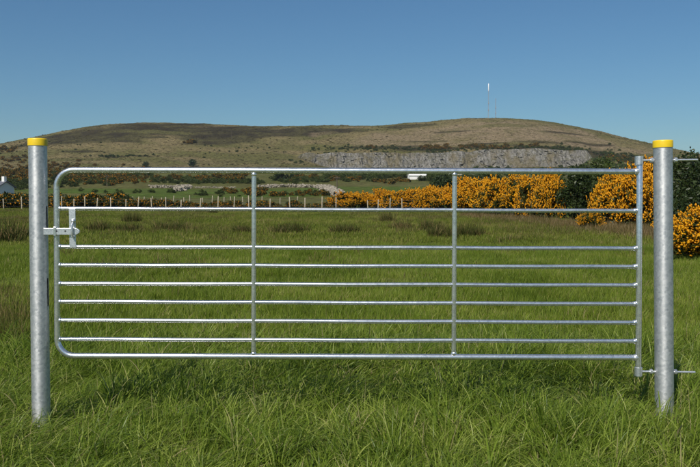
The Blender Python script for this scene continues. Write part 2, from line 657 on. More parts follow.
def build_gate():
    root = empty('field_gate', P(347, 356))
    org = root.location.copy()

    def L(v):
        return v - org
    RF, RR, RU, RS = .0180, .0126, .0150, .0182
    tl, bl = P(56.5, 170.0), P(57.5, 355.8)
    tr, br = P(638.6, 171.6), P(637.6, 357.6)
    rc = .105
    # outer tube: top rail, bent corner, closing stile, bent corner, bottom rail
    pts = []

    def arc(c, p_in, p_out):
        a = c + (p_in - c).normalized() * rc
        b = c + (p_out - c).normalized() * rc
        for k in range(11):
            t = k / 10
            # quarter circle through a and b tangent to both arms
            cen = a + b - c
            ang = t * math.pi / 2
            pts.append(cen + (a - cen) * math.cos(ang) + (b - cen) * math.sin(ang))
    for k in range(24):
        pts.append(tr.lerp(tl, k / 24.0 * .96))
    arc(tl, tr, bl)
    for k in range(1, 8):
        pts.append(tl.lerp(bl, .10 + .8 * k / 8))
    arc(bl, tl, br)
    for k in range(24):
        pts.append(br.lerp(bl, (23 - k) / 24.0 * .96))
    pts.append(br)
    m = MB(); m.tube([L(p) for p in pts], RF, 20)
    m.build('outer_frame', M['galv'], root, True)
    ax = (tr - tl).normalized()
    up = Vector((0, 0, 1))
    rows = [(208.6, 211.0), (246.7, 248.6), (265.2, 266.8), (283.6, 285.4), (301.6, 304.0), (320.2, 322.6), (339.2, 341.2)]
    for yl, yr in rows:
        a, b = P(57.0, yl), P(638.2, yr)
        m = MB()
        n = 12
        pp = [L(a.lerp(b, k / n)) + Vector((0, 0, .0012 * math.sin(k * 1.7 + yl))) * (0 < k < n) for k in range(n + 1)]
        m.tube(pp, RR, 16)
        bead(m, L(P(641.3 - 6.6, yr)), ax, RR * 1.45)
        bead(m, L(P(60.2, yl)), ax, RR * 1.3)
        m.build('rail', M['galv'], root, True)
    for px_t, px_b in ((254.0, 253.6), (454.6, 453.8)):
        a, b = P(px_t, 171.5), P(px_b, 356.4)
        m = MB()
        m.tube([L(a), L(a.lerp(b, .5)), L(b)], RU, 16)
        bead(m, L(P(px_t, 174.5)), up, RU * 1.22)
        bead(m, L(P(px_b, 353.6)), up, RU * 1.22)
        m.build('upright', M['galv'], root, True)
    # hinge stile
    a, b = P(639.8, 156.5), P(638.2, 376.5)
    m = MB()
    m.tube([L(a), L(a.lerp(b, .01)), L(a.lerp(b, .5)), L(b)], [RS * .8, RS, RS, RS], 20)
    st = m.build('hinge_stile', M['galv'], root, True)
    m = MB()
    bead(m, L(P(636.0, 171.6)), ax, RF * 1.2); m.build('weld', M['galv_white'], st, True)
    m = MB()
    bead(m, L(P(635.0, 357.6)), ax, RF * 1.2); m.build('weld', M['galv_white'], st, True)
    m = MB()
    m.box(L(P(636.4, 161.0)), (.012, .026, .055)); m.build('hinge_stop', M['galv_white'], st)
    # slide latch
    lt = empty('latch', (0, 0, 0)); lt.parent = root
    pc0, pc1 = P(73.4, 208.6), P(73.4, 247.6)
    c = L((pc0 + pc1) / 2)
    m = MB(); m.box(c + Vector((0, -.016, 0)), (.040, .006, (pc0 - pc1).length)); pl = m.build('latch_plate', M['galv_white'], lt)
    bv(pl, .002)
    bc = L((P(46.0, 231.0) + P(81.0, 231.4)) / 2)
    ln = (P(81, 231) - P(45.2, 231)).length
    m = MB()
    # flat slide bar with a bevelled nose
    hh, th = .021, .0055
    prof = [(-ln / 2, -hh), (ln / 2 - .02, -hh), (ln / 2, -hh * .35), (ln / 2, hh * .35), (ln / 2 - .02, hh), (-ln / 2, hh)]
    vs = [bc + Vector((x, -.030 - th, z)) for x, z in prof] + [bc + Vector((x, -.030 + th, z)) for x, z in prof]
    k = len(prof)
    m.add(vs, [tuple(range(k)), tuple(range(2 * k - 1, k - 1, -1))] + [(i, k + i, k + (i + 1) % k, (i + 1) % k) for i in range(k)])
    sb = m.build('slide_bar', M['galv_white'], lt)
    bv(sb, .002)
    for hx in (58.7, 67.3):
        p = L(P(hx, 230.8))
        m = MB(); m.tube([p + Vector((0, -.0362, 0)), p + Vector((0, -.0325, 0))], .0055, 12)
        m.build('hole_shade_disc', M['dark_hole'], sb)  # dark disc on the uncut bar, painting the shade inside a hole
    # staple that holds the bar on the plate, and its hanging handle
    m = MB()
    x0 = L(P(74.6, 231))
    loop = [(-.0, -.018, .052), (0, -.034, .050), (0, -.046, .040), (0, -.048, 0), (0, -.046, -.028), (0, -.034, -.036), (0, -.018, -.038)]
    m.tube([x0 + Vector(q) for q in loop], .0065, 10)
    m.build('staple', M['galv_white'], lt, True)
    m = MB()
    bead(m, x0 + Vector((0, -.022, .062)), up, .015)
    m.build('staple_weld', M['galv_white'], lt, True)
    m = MB()
    c = L(P(57.0, 231.2))
    m.box(c + Vector((0, -.026, 0)), (.016, .030, .056)); g = m.build('guide_strap', M['galv'], lt); bv(g, .003)
    tag(root, 'galvanised steel field gate of nine tubular bars with rounded left corners', 'gate')


def bv(o, w):
    md = o.modifiers.new('bevel', 'BEVEL')
    md.width = w
    md.segments = 2
    md.limit_method = 'ANGLE'


def post_tube(R, H, holes, nz_=None, n=48, wall=.005):
    """open tube standing on z=0; holes: (angle centre, half angle, z0, z1) cut through the wall"""
    zs = {0.0, H}
    for (_, _, z0, z1) in holes:
        zs |= {z0, z1}
    zs |= {H * k / 10 for k in range(1, 10)}
    zs = sorted(zs)
    mb = MB()
    for r in (R, R - wall):
        mb.v += [(r * math.cos(2 * math.pi * k / n), r * math.sin(2 * math.pi * k / n), z) for z in zs for k in range(n)]
    off = len(zs) * n

    def hole(j, k):
        zc = (zs[j] + zs[j + 1]) / 2
        ang = 2 * math.pi * (k + .5) / n
        for (a, h, z0, z1) in holes:
            d = (ang - a + math.pi) % (2 * math.pi) - math.pi
            if abs(d) < h and z0 < zc < z1:
                return True
        return False
    for j in range(len(zs) - 1):
        for k in range(n):
            k2 = (k + 1) % n
            a, b, c, d = j * n + k, j * n + k2, (j + 1) * n + k2, (j + 1) * n + k
            if hole(j, k):
                for (p, q, jj, kk) in ((a, b, j - 1, k), (c, d, j + 1, k), (b, c, j, k2), (d, a, j, (k - 1) % n)):
                    if not (0 <= jj < len(zs) - 1) or not hole(jj, kk):
                        mb.f.append((q, p, p + off, q + off))
                continue
            mb.f.append((a, b, c, d))
            mb.f.append((d + off, c + off, b + off, a + off))
    return mb


def build_post(name, label, px_t, py_t, px_b, py_b, R, holes, hinge=None):
    top, bot = P(px_t, py_t), P(px_b, py_b)
    axis = (top - bot).normalized()
    base = bot + axis * ((-.25 - bot.z) / axis.z)
    H = (top - base).length
    root = empty(name, base)
    root.rotation_euler = Vector((0, 0, 1)).rotation_difference(axis).to_euler()
    hl = [(a, h, (P(px_t, y1).z - base.z), (P(px_t, y0).z - base.z)) for (a, h, y0, y1) in holes]
    post_tube(R, H, hl).build('post_tube', M['galv_post'], root, True, 30)
    ch = .047
    m = MB()
    rc = R + .0035
    prof = [(rc, -ch + .006), (rc, -.004), (rc - .001, 0), (rc - .003, .002), (R * .6, .004), (.001, .005)]
    n = 40
    m.v += [(r * math.cos(2 * math.pi * k / n), r * math.sin(2 * math.pi * k / n), H + z) for r, z in prof for k in range(n)]
    m.f += [(j * n + k, j * n + (k + 1) % n, (j + 1) * n + (k + 1) % n, (j + 1) * n + k) for j in range(len(prof) - 1) for k in range(n)]
    m.v += [((R + .0006) * math.cos(2 * math.pi * k / n), (R + .0006) * math.sin(2 * math.pi * k / n), H - ch + .006) for k in range(n)]
    b = len(prof) * n
    m.f += [(b + k, b + (k + 1) % n, (k + 1) % n, k) for k in range(n)]
    m.build('post_cap', M['yellow'], root, True, 50)
    tag(root, label, 'post')
    bpy.context.view_layer.update()
    inv = root.matrix_world.inverted()
    for (py0, py1, pxe) in (hinge or []):
        # threaded eye bolt through the post: eye round the stile, rod, nut either side
        e, t = P(639.2 if py0 < 300 else 638.3, py0), P(pxe, py1)
        d = (t - e).normalized()
        hb = empty('hinge_bolt', (0, 0, 0)); hb.parent = root
        m = MB(); m.tube([inv @ (e + d * .018), inv @ t], .0068, 14)
        rod = m.build('threaded_rod', M['galv_white'], hb, True)
        m = MB()
        up = Vector((0, 0, 1))
        he = .026
        n = 24
        for r in (.0235, .0186):
            m.v += [tuple(inv @ (e + up * z + Vector((math.cos(2 * math.pi * k / n), math.sin(2 * math.pi * k / n), 0)) * r)) for z in (-he, he) for k in range(n)]
        for k in range(n):
            k2 = (k + 1) % n
            m.f += [(k, k2, n + k2, n + k), (3 * n + k, 3 * n + k2, 2 * n + k2, 2 * n + k), (n + k, n + k2, 3 * n + k2, 3 * n + k), (2 * n + k, 2 * n + k2, k2, k)]
        m.build('eye', M['galv_white'], hb, True)
        for pxn in (651.6, 675.6):
            c = e.lerp(t, (pxn - 639.0) / (pxe - 639.0))
            m = MB(); m.tube([inv @ (c - d * .0085), inv @ (c + d * .0085)], .0165, 6)
            bv(m.build('nut', M['galv_white'], hb), .002)
    return root


M['dark_hole'] = mat_plain('painted_hole_shade', (.05, .05, .05), .8)  # near-black colour carries the shade of the slide bar holes
build_gate()
build_post('latch_post', 'galvanised round latch post with yellow cap beside the rounded gate end', 37.6, 139.0, 41.2, 416.0, .0545,
           [(math.radians(-9), math.radians(9), 206, 229.5), (math.radians(-9), math.radians(9), 278, 306)])
build_post('hinge_post', 'galvanised round hinge post with yellow cap carrying two hinge bolts', 662.8, 140.8, 664.4, 414.0, .0560, [],
           [(160.4, 159.8, 697.5), (371.4, 372.2, 695.0)])


# ------------------------------------------------------------------ plants
def blades(rng, n, radius, hmin, hmax, w, splay, lean, segs=3, bend=.5, dry=.05):
    """one tuft of tapered, bent blades; returns verts, tris, tint"""
    V, T, A = [], [], []
    for _ in range(n):
        r = radius * math.sqrt(rng.random())
        th = rng.random() * 2 * math.pi
        bx, by = r * math.cos(th), r * math.sin(th)
        h = hmin + (hmax - hmin) * rng.random() ** 1.2
        dth = th + rng.gauss(0, .9)
        sp = splay * (.35 + .9 * rng.random())
        dx = math.cos(dth) * sp + lean[0] + rng.gauss(0, .08)
        dy = math.sin(dth) * sp + lean[1] + rng.gauss(0, .08)
        yaw = rng.random() * math.pi
        wx, wy = math.cos(yaw) * w * .5, math.sin(yaw) * w * .5
        wf = .7 + .6 * rng.random()
        tint = min(1, max(0, rng.gauss(.42, .24)))
        if rng.random() < dry:
            tint = 1.25
        b0 = len(V)
        bn = bend * (.3 + 1.2 * rng.random())
        for s in range(segs + 1):
            t = s / segs
            out = t * .45 + bn * t * t
            px, py = bx + dx * h * out, by + dy * h * out
            k = math.hypot(dx, dy) * out
            pz = h * t * max(.25, 1 - .35 * k * t) - .012
            ww = wf * (1 - t ** 1.8) if s else wf * .75
            if s == segs:
                V.append((px, py, pz)); A.append(tint)
            else:
                V.append((px - wx * ww, py - wy * ww, pz)); V.append((px + wx * ww, py + wy * ww, pz))
                A += [tint, tint]
        for s in range(segs):
            a = b0 + 2 * s
            if s == segs - 1:
                T.append((a, a + 1, a + 2))
            else:
                T.append((a, a + 1, a + 3)); T.append((a, a + 3, a + 2))
    return V, T, A


def tuft_collection(name, count, mat, seed, **kw):
    c = bpy.data.collections.new(name)
    for i in range(count):
        rng = random.Random(seed + i)
        kk = dict(kw)
        la = rng.gauss(0, .25)
        ln = kk.pop('leanlen')
        V, T, A = blades(rng, lean=(math.cos(la) * ln * rng.uniform(.5, 1.5), math.sin(la) * ln), **kk)
        o = bpy.data.objects.new(f'{name}_{i:02d}', np_mesh(f'{name}_{i:02d}', V, T, mat, {'tint': A}))
        c.objects.link(o)
    return c


def scatter(name, coll, pts, rot, scl, idx, label, cat=None):
    """one object of kind stuff: every point carries one of the tufts of coll"""
    n = len(pts)
    me = bpy.data.meshes.new(name)
    me.vertices.add(n)
    me.vertices.foreach_set('co', np.asarray(pts, np.float32).ravel())
    a = me.attributes.new('irot', 'FLOAT_VECTOR', 'POINT'); a.data.foreach_set('vector', np.asarray(rot, np.float32).ravel())
    a = me.attributes.new('iscl', 'FLOAT_VECTOR', 'POINT'); a.data.foreach_set('vector', np.asarray(scl, np.float32).ravel())
    a = me.attributes.new('iidx', 'INT', 'POINT'); a.data.foreach_set('value', np.asarray(idx, np.int32))
    o = link(name, me)
    g = bpy.data.node_groups.new(name + '_nodes', 'GeometryNodeTree')
    g.interface.new_socket('Geometry', in_out='INPUT', socket_type='NodeSocketGeometry')
    g.interface.new_socket('Geometry', in_out='OUTPUT', socket_type='NodeSocketGeometry')
    N = g.nodes
    gi, go = N.new('NodeGroupInput'), N.new('NodeGroupOutput')
    ci = N.new('GeometryNodeCollectionInfo')
    ci.inputs['Collection'].default_value = coll
    ci.inputs['Separate Children'].default_value = True
    ci.inputs['Reset Children'].default_value = True
    ip = N.new('GeometryNodeInstanceOnPoints')
    ip.inputs['Pick Instance'].default_value = True

    def at_(nm, ty):
        q = N.new('GeometryNodeInputNamedAttribute'); q.data_type = ty; q.inputs['Name'].default_value = nm
        return q.outputs['Attribute']
    g.links.new(gi.outputs[0], ip.inputs['Points'])
    g.links.new(ci.outputs[0], ip.inputs['Instance'])
    g.links.new(at_('iidx', 'INT'), ip.inputs['Instance Index'])
    er = N.new('FunctionNodeEulerToRotation')
    g.links.new(at_('irot', 'FLOAT_VECTOR'), er.inputs[0])
    g.links.new(er.outputs[0], ip.inputs['Rotation'])
    g.links.new(at_('iscl', 'FLOAT_VECTOR'), ip.inputs['Scale'])
    g.links.new(ip.outputs[0], go.inputs[0])
    md = o.modifiers.new('tufts', 'NODES')
    md.node_group = g
    tag(o, label, cat, None, 'stuff')
    return o


def lerp_noise(x, y, s, o):
    return .5 + .6 * nz(x, y, s, o, 2)


def grass_zone(name, coll, nvar, y0, y1, dens, s0, s1, label, seed, side=1.2, hmod=.5):
    rng = random.Random(seed)
    pts, rot, scl, idx = [], [], [], []
    Y = y0
    step = .25 if y1 < 30 else 1.0
    while Y < y1:
        hw = .45 * (Y + step) + side
        d = dens(Y)
        for _ in range(int(2 * hw * step * d)):
            x = rng.uniform(-hw, hw); y = Y + rng.random() * step
            c = lerp_noise(x, y, 1.5, 3.3)
            c2 = lerp_noise(x, y, 3.4, 8.1)
            pts.append((x, y, ground_z(x, y)))
            flow = 2.6 * nz(x, y, .55, 12.0, 2) + .7
            rot.append((rng.gauss(0, .08), rng.gauss(0, .08), flow + rng.gauss(0, .75)))
            s = (s0 + (s1 - s0) * rng.random()) * (1 - hmod + hmod * 2 * (.6 * c + .4 * c2))
            w = (s0 + s1) / 2 * (.8 + .4 * rng.random())
            scl.append((w, w, max(.3 * s0, s)))
            idx.append(rng.randrange(nvar))
        Y += step
    return scatter(name, coll, pts, rot, scl, idx, label)


near_tufts = tuft_collection('near_tuft', 16, M['grass'], 100, n=32, radius=.075, hmin=.08, hmax=.27, w=.0068, splay=.75, leanlen=.55, segs=4, bend=.85, dry=.035)
mid_tufts = tuft_collection('mid_tuft', 10, M['grass_mid'], 200, n=34, radius=.13, hmin=.07, hmax=.18, w=.007, splay=.5, leanlen=.25, segs=2, bend=.5, dry=.04)
far_tufts = tuft_collection('far_tuft', 8, M['grass_far'], 300, n=40, radius=.42, hmin=.07, hmax=.19, w=.022, splay=.5, leanlen=.25, segs=2, bend=.4, dry=.05)
dry_tufts = tuft_collection('dry_tuft', 6, M['dry'], 400, n=46, radius=.34, hmin=.15, hmax=.5, w=.018, splay=.45, leanlen=.2, segs=2, bend=.4, dry=.1)

for i in range(5):                                     # coarser grass with broad, arching blades
    rng = random.Random(160 + i)
    V, T, A = blades(rng, 13, .05, .12, .30, .0115, .9, (.25, 0), 5, 1.15, .06)
    near_tufts.objects.link(bpy.data.objects.new(f'near_tuft_x{i}', np_mesh(f'near_tuft_x{i}', V, T, M['grass'], {'tint': [min(1.2, a * .9 + .22) for a in A]})))
grass_zone('long_grass', near_tufts, 21, 2.2, 7.6, lambda y: 165, .60, 1.2, 'long lush green grass growing round the gate posts', 11, 1.0, .8)
grass_zone('pasture_grass', mid_tufts, 10, 7.6, 22, lambda y: 95 if y < 12 else 55, .75, 1.15, 'shorter green pasture grass seen through the gate bars', 12, 1.5, .75)
grass_zone('far_pasture_grass', far_tufts, 8, 22, 92, lambda y: 11 if y < 45 else 6, .7, 1.15, 'green pasture grass stretching back to the far fence', 13, 4.0, .5)


rank_tufts = tuft_collection('rank_tuft', 6, M['rank'], 450, n=60, radius=.40, hmin=.12, hmax=.42, w=.014, splay=.45, leanlen=.15, segs=2, bend=.4, dry=.12)
rng = random.Random(19)
pts, rot, scl, idx = [], [], [], []
while len(pts) < 4200:
    y = 14 + 70 * rng.random() ** .8
    x = rng.uniform(-.5, .5) * y
    q = lerp_noise(x, y * .55, .14, 5.0) + .5 * (lerp_noise(x, y, .6, 2.0) - .5)
    if y < 22: q -= .12
    if rng.random() > max(.03, (q - .5) * 3.2):
        continue
    s = rng.uniform(.5, 1.1)
    pts.append((x, y, field_z(x, y))); rot.append((rng.gauss(0, .1), rng.gauss(0, .1), rng.random() * 6.28)); scl.append((s, s, s * rng.uniform(.5, 1.0))); idx.append(rng.randrange(6))
for _ in range(190):
    y = 7.4 + 4.2 * rng.random() ** 1.5
    x = -.44 * y + rng.uniform(-1.3, .36)
    s = rng.uniform(.45, .8)
    pts.append((x, y, field_z(x, y))); rot.append((rng.gauss(0, .1), rng.gauss(0, .1), rng.random() * 6.28)); scl.append((s * .7, s * .7, s * rng.uniform(.8, 1.3))); idx.append(rng.randrange(6))
scatter('rank_grass', rank_tufts, pts, rot, scl, idx, 'patches of taller olive brown grass in the pasture')

# rushes: dark clumps standing in the pasture
def rush_blades(rng, dry):
    # several overlapping crowns, the middle ones tallest
    V, T, A = [], [], []
    for _ in range(13):
        a, r = rng.random() * 6.283, .36 * math.sqrt(rng.random())
        hh = rng.uniform(.55, 1.0) * (1 - .9 * r)
        v, t, q = blades(rng, 64, .13, .22 * hh, .74 * hh, .013, .62, (rng.gauss(0, .12), rng.gauss(0, .12)), 2, .35, dry)
        b = len(V)
        V += [(x + r * math.cos(a), y + r * math.sin(a), z) for x, y, z in v]
        T += [tuple(b + k for k in f) for f in t]
        A += q
    return V, T, A


def rush_mesh(seed, dry):
    rng = random.Random(seed)
    V, T, A = rush_blades(rng, dry)
    return np_mesh('stems', V, T, M['rush'], {'tint': A})


RUSH = [rush_mesh(40 + i, (.10, .2, .45)[i % 3]) for i in range(6)]
for i, (px, py, s, w, lab) in enumerate([
        (5, 244, 1.0, 1.7, 'dark rush clump at the left picture edge outside the latch post'),
        (131, 223, 1.0, 1.1, 'tall dark rush clump just right of the latch, farther of two'),
        (126, 232, .7, 1.3, 'low dark rush clump in front of the tall one right of the latch'),
        (99, 232, .75, 1.2, 'rush clump closest to the latch plate'),
        (171, 231, .7, 1.5, 'wide low dark rush clump midway between latch and left upright'),
        (243, 234, .5, 1.4, 'brownish withered rush clump just left of the left upright'),
        (212, 214, .9, 1.0, 'small far rush clump under the far fence left of the left upright'),
        (288, 234, .75, 1.7, 'wide dark rush clump just right of the left upright'),
        (344, 234, .65, 1.3, 'dark rush clump standing alone at the middle of the gate'),
        (387, 223, .9, 1.1, 'far rush clump right of the middle, below the gorse hedge'),
        (402, 230, .6, 1.3, 'tan rush clump in the pasture right of the gate middle'),
        (431, 232, .8, 1.3, 'rush clump a little left of the right upright, upper one'),
        (443, 239, .8, 1.2, 'rush clump beside the left edge of the right upright, lower one'),
        (469, 237, .8, 1.2, 'rush clump just right of the right upright'),
        (25, 238, .7, 1.0, 'rush clump half hidden behind the latch post')]):
    Y = CAMZ * FPX / (py - 195.0)
    p = at(px, py, Y)
    o = empty('rush_clump', (p.x, p.y, field_z(p.x, p.y)), i * 1.3)
    c = link('stems', RUSH[[1, 0, 0, 1, 0, 2, 1, 0, 3, 1, 5, 4, 3, 0, 1][i]], o)
    o.scale = (w, w, s * 1.85)
    tag(o, lab, 'plant', 'rush clumps in the pasture')


def gorse_parts(seed, nlobe, nsp, nfl, fl_size, sp_size, cover=.75, old=False, nshoot=0):
    """unit gorse bush, about 1 high and 1.25 across: stems, spines, flowers"""
    rng = random.Random(seed)
    lobes = []
    for i in range(nlobe):
        th = rng.random() * 2 * math.pi
        rr = .52 * math.sqrt(rng.random())
        top = .82 - .75 * rr * rr * 2 + rng.gauss(0, .07)
        z = max(.10, top * (1 - .75 * rng.random() ** 2))
        lobes.append((Vector((rr * math.cos(th), rr * math.sin(th), z)), rng.uniform(.11, .2)))
    V, T, A = [], [], []

    def dirn():
        z = rng.uniform(-.6, 1)
        a = rng.random() * 2 * math.pi
        r = math.sqrt(1 - z * z)
        return Vector((r * math.cos(a), r * math.sin(a), z))
    for _ in range(nsp):
        c, R = lobes[rng.randrange(nlobe)]
        d = dirn()
        p = c + d * R * (.25 + .75 * rng.random() ** .5)
        if p.z < 0: p.z = rng.random() * .1
        d2 = (d + dirn() * .7 + Vector((0, 0, .35))).normalized()
        s = d2.cross(dirn()).normalized()
        l = sp_size * rng.uniform(.7, 1.6)
        w = l * .22
        q = p + d2 * l
        b = len(V)
        V += [p - s * w, p + s * w, q]
        s2 = d2.cross(s)
        V += [p - s2 * w, p + s2 * w, q]
        T += [(b, b + 1, b + 2), (b + 3, b + 4, b + 5)]
        A += [min(1, max(0, rng.gauss(.45, .22)))] * 6
    shoots = []
    for _ in range(nshoot):
        # upright shoots that carry the flowers and make the outline ragged
        c, R = lobes[rng.randrange(nlobe)]
        d = dirn()
        if d.z < -.2: continue
        p = c + d * R * .8
        e = (d * .8 + Vector((0, 0, .9)) + dirn() * .45).normalized()
        bloom = mnoise.noise(p * 5 + Vector((seed, 3, 0))) < (cover - .55) * 1.6
        shoots.append((p, e, rng.uniform(.08, .27), bloom))
        for _k in range(9):
            q0 = p + e * shoots[-1][2] * rng.random()
            d2 = (e + dirn() * 1.1).normalized()
            s = d2.cross(dirn()).normalized()
            l = sp_size * rng.uniform(.5, 1.0)
            b = len(V)
            V += [q0 - s * l * .2, q0 + s * l * .2, q0 + d2 * l]
            T.append((b, b + 1, b + 2))
            A += [min(1, max(0, rng.gauss(.55, .25)))] * 3
    sp = np_mesh('spines', V, T, M['spine'], {'tint': A})
    V, T, A = [], [], []
    spots = []
    for p, e, l, bloom in shoots:
        if bloom:
            for _k in range(int(72 * l)):
                spots.append((p + e * l * rng.random() ** .8 + dirn() * .018, e))
    for _ in range(nfl):
        c, R = lobes[rng.randrange(nlobe)]
        d = dirn()
        if d.z < -.4 or mnoise.noise((c + d * R) * 6.5 + Vector((seed, 0, 0))) + .5 * mnoise.noise((c + d * R) * 15 + Vector((0, seed, 0))) > (cover - .62) * 1.6:
            continue
        spots.append((c + d * R * rng.uniform(.9, 1.08), d))
    for p, d in spots:
        if p.z < .04: continue
        f = fl_size * rng.uniform(.55, 1.25)
        e1 = (d + Vector((0, 0, .5)) + dirn() * .5).normalized()
        e2 = e1.cross(dirn()).normalized()
        e3 = e1.cross(e2)
        b = len(V)
        V += [p + e1 * f, p - e1 * f * .7, p + e2 * f * .6, p - e2 * f * .6, p + e3 * f * .6, p - e3 * f * .6]
        T += [tuple(b + k for k in q) for q in ((0, 2, 4), (0, 4, 3), (0, 3, 5), (0, 5, 2), (1, 4, 2), (1, 3, 4), (1, 5, 3), (1, 2, 5))]
        A += [min(1, max(0, rng.gauss(.5, .25)))] * 6
    fl = np_mesh('flowers', V, T, M['flower_old' if old else 'flower'], {'tint': A})
    mb = MB()
    for c, R in lobes[:12]:
        b = Vector((rng.gauss(0, .06), rng.gauss(0, .06), -.05))
        m = b.lerp(c, .5) + Vector((rng.gauss(0, .04), rng.gauss(0, .04), 0))
        mb.tube([b, m, c], [.022, .015, .006], 6)
    st = mb.mesh('stems', M['bark'], True)
    return st, sp, fl


GORSE = [gorse_parts(500 + i, 32 + 3 * i, 5200, 5600, .029, .055, (.70, .62, .77, .66, .73, .56)[i], False, 680) for i in range(6)]


def gorse(px, pyb, pyt, wide, var, label, rz=0.0, group='gorse bushes in the roadside hedge', Y=None):
    Y = Y or CAMZ * FPX / (pyb - 195.0)
    p = at(px, pyb, Y)
    h = (pyb - pyt) / FPX * Y
    o = empty('gorse_bush', (p.x, p.y, ground_z(p.x, p.y) - .05), rz)
    o.scale = (h * wide, h * wide, h)
    for me in GORSE[var]:
        link(me.name, me, o)
    tag(o, label, 'gorse bush', group)


# hedge of flowering gorse that closes in from the far end of the field towards the right
for args in [
        (345, 208.5, 193, 1.7, 1, 'low gorse bush at the far left start of the yellow hedge'),
        (362, 209, 192, 1.6, 0, 'second gorse bush from the far left end of the yellow hedge'),
        (380, 209, 190.5, 1.5, 2, 'third gorse bush from the far left end of the yellow hedge'),
        (397, 210, 191, 1.4, 3, 'fourth gorse bush from the far left end of the yellow hedge'),
        (414, 210, 189, 1.3, 4, 'gorse bush below the white building, behind the wire fence'),
        (430, 211, 188, 1.2, 2, 'gorse bush between the white building and the right upright'),
        (446, 212, 187, 1.1, 0, 'gorse bush seen directly left of the right upright'),
        (463, 213, 181, 1.1, 2, 'gorse bush seen directly right of the right upright'),
        (480, 214, 179, 1.0, 4, 'tall gorse bush second to the right of the right upright'),
        (497, 216, 177.5, 1.0, 0, 'tall gorse bush third to the right of the right upright'),
        (516, 217, 177, .9, 1, 'gorse bush left of the two tallest blossom heads in the middle hedge'),
        (537, 219, 176, .9, 3, 'broad gorse bush left of the dark thicket gap'),
        (549, 220, 175, .62, 2, 'upright gorse bush touching the dark thicket on its left side'),
        (607, 224, 178, .62, 3, 'lower gorse bush touching the dark thicket on its right side'),
        (622, 227, 172, .85, 4, 'tall gorse bush left of the hinge stile'),
        (646, 230, 166, .8, 2, 'tallest gorse bush, between hinge stile and hinge post'),
        (694, 256, 210, 1.2, 1, 'small near gorse bush at the right picture edge beyond the hinge post'),
        (590, 230, 208, .9, 5, 'small sparse gorse bush in dry grass in front of the dark thicket')]:
    gorse(*args, rz=random.random() * 6.28)
gorse(720, 262, 205, 1.3, 4, 'gorse bush just past the right picture edge beyond the hinge post', .4)


def leafy_tree(name, px, Y, pyt, width, seed, label, mat, cat, leaf=.10, n=5200, trunk=.25, dark=None, z0=None):
    rng = random.Random(seed)
    p = at(px, 200, Y)
    gz = ground_z(p.x, p.y)
    h = at(px, pyt, Y).z - gz
    o = empty(name, (p.x, p.y, gz))
    R = width / 2
    mb = MB()
    mb.tube([(0, 0, -.1), (.02 * h, 0, h * .3), (0, .02 * h, h * .6), (0, 0, h * .85)], [.045 * h, .035 * h, .02 * h, .006 * h], 9)
    cl = []
    for i in range(26):
        t = trunk + (1 - trunk) * rng.random()
        a = rng.random() * 6.283
        prof = math.sin(min(1, (t - trunk) / (1 - trunk) * .82 + .2) * math.pi) ** .6
        r = R * prof * rng.uniform(.35, .95)
        c = Vector((r * math.cos(a), r * math.sin(a), h * min(.93, t)))
        cl.append((c, rng.uniform(.16, .30) * min(h, 2 * R)))
        z = h * max(.12, t - .25)
        mb.tube([(0, 0, z), tuple(Vector((0, 0, z)).lerp(c, .5) + Vector((0, 0, .03 * h))), tuple(c)], [.018 * h, .011 * h, .004 * h], 5)
    mb.build('trunk', M['bark'], o, True)
    V, T, A = [], [], []
    for _ in range(n):
        c, r = cl[rng.randrange(len(cl))]
        d = Vector((rng.gauss(0, 1), rng.gauss(0, 1), rng.gauss(0, .8))).normalized()
        q = c + d * r * rng.random() ** .4
        if q.z < .05: q.z = .05 + rng.random() * .2
        e1 = (d * .5 + Vector((rng.gauss(0, 1), rng.gauss(0, 1), rng.gauss(.3, .8)))).normalized()
        e2 = e1.cross(Vector((rng.gauss(0, 1), rng.gauss(0, 1), rng.gauss(0, 1)))).normalized()
        l = leaf * rng.uniform(.6, 1.3)
        b = len(V)
        V += [q - e1 * l, q + e2 * l * .45, q + e1 * l, q - e2 * l * .45]
        T += [(b, b + 1, b + 2), (b, b + 2, b + 3)]
        A += [min(1, max(0, rng.gauss(.45, .25)))] * 4
    link('crown', np_mesh('crown', V, T, mat, {'tint': A}), o)
    tag(o, label, cat)
    return o


leafy_tree('thicket_bush', 578, 43, 172, 2.3, 61, 'dark green thicket bush in the gap between yellow gorse bushes', M['leaf_dark'], 'bush', .09, 6500, .05)
leafy_tree('thicket_bush', 603, 58, 163, 4.0, 62, 'green bush rising behind the gorse left of the hinge stile', M['leaf_mid'], 'bush', .11, 5000, .05)
leafy_tree('hedge_tree', 690, 32, 161, 3.0, 63, 'dark dense tree right of the hinge post behind the upper hinge bolt', M['leaf_dark'], 'tree', .08, 9000, .05)
leafy_tree('hedge_tree', 712, 29, 164, 3.0, 64, 'dark tree at the right picture edge above the small near gorse', M['leaf_dark'], 'tree', .08, 9000, .05)
leafy_tree('hedge_tree', 668, 44, 163, 2.6, 65, 'green tree hidden mostly by the hinge post top', M['leaf_mid'], 'tree', .09, 5000, .05)
leafy_tree('hedge_tree', 442, 120, 178, 5.0, 66, 'dark shrubby tree left of the right upright behind the gorse', M['leaf_dark'], 'tree', .2, 3500, .05)
leafy_tree('hedge_tree', 488, 130, 172, 6.0, 67, 'dark green tree behind the gorse right of the right upright', M['leaf_dark'], 'tree', .22, 3000, .05)
leafy_tree('field_tree', 193, 640, 160.0, 8.5, 68, 'small round dark tree alone on the slope above the left gate bay', M['leaf_dark'], 'tree', .5, 1500, .1)
leafy_tree('field_tree', 146, 640, 161.5, 5.0, 69, 'tiny dark bush on the slope above the top bar, left one', M['leaf_dark'], 'tree', .4, 900, .1)
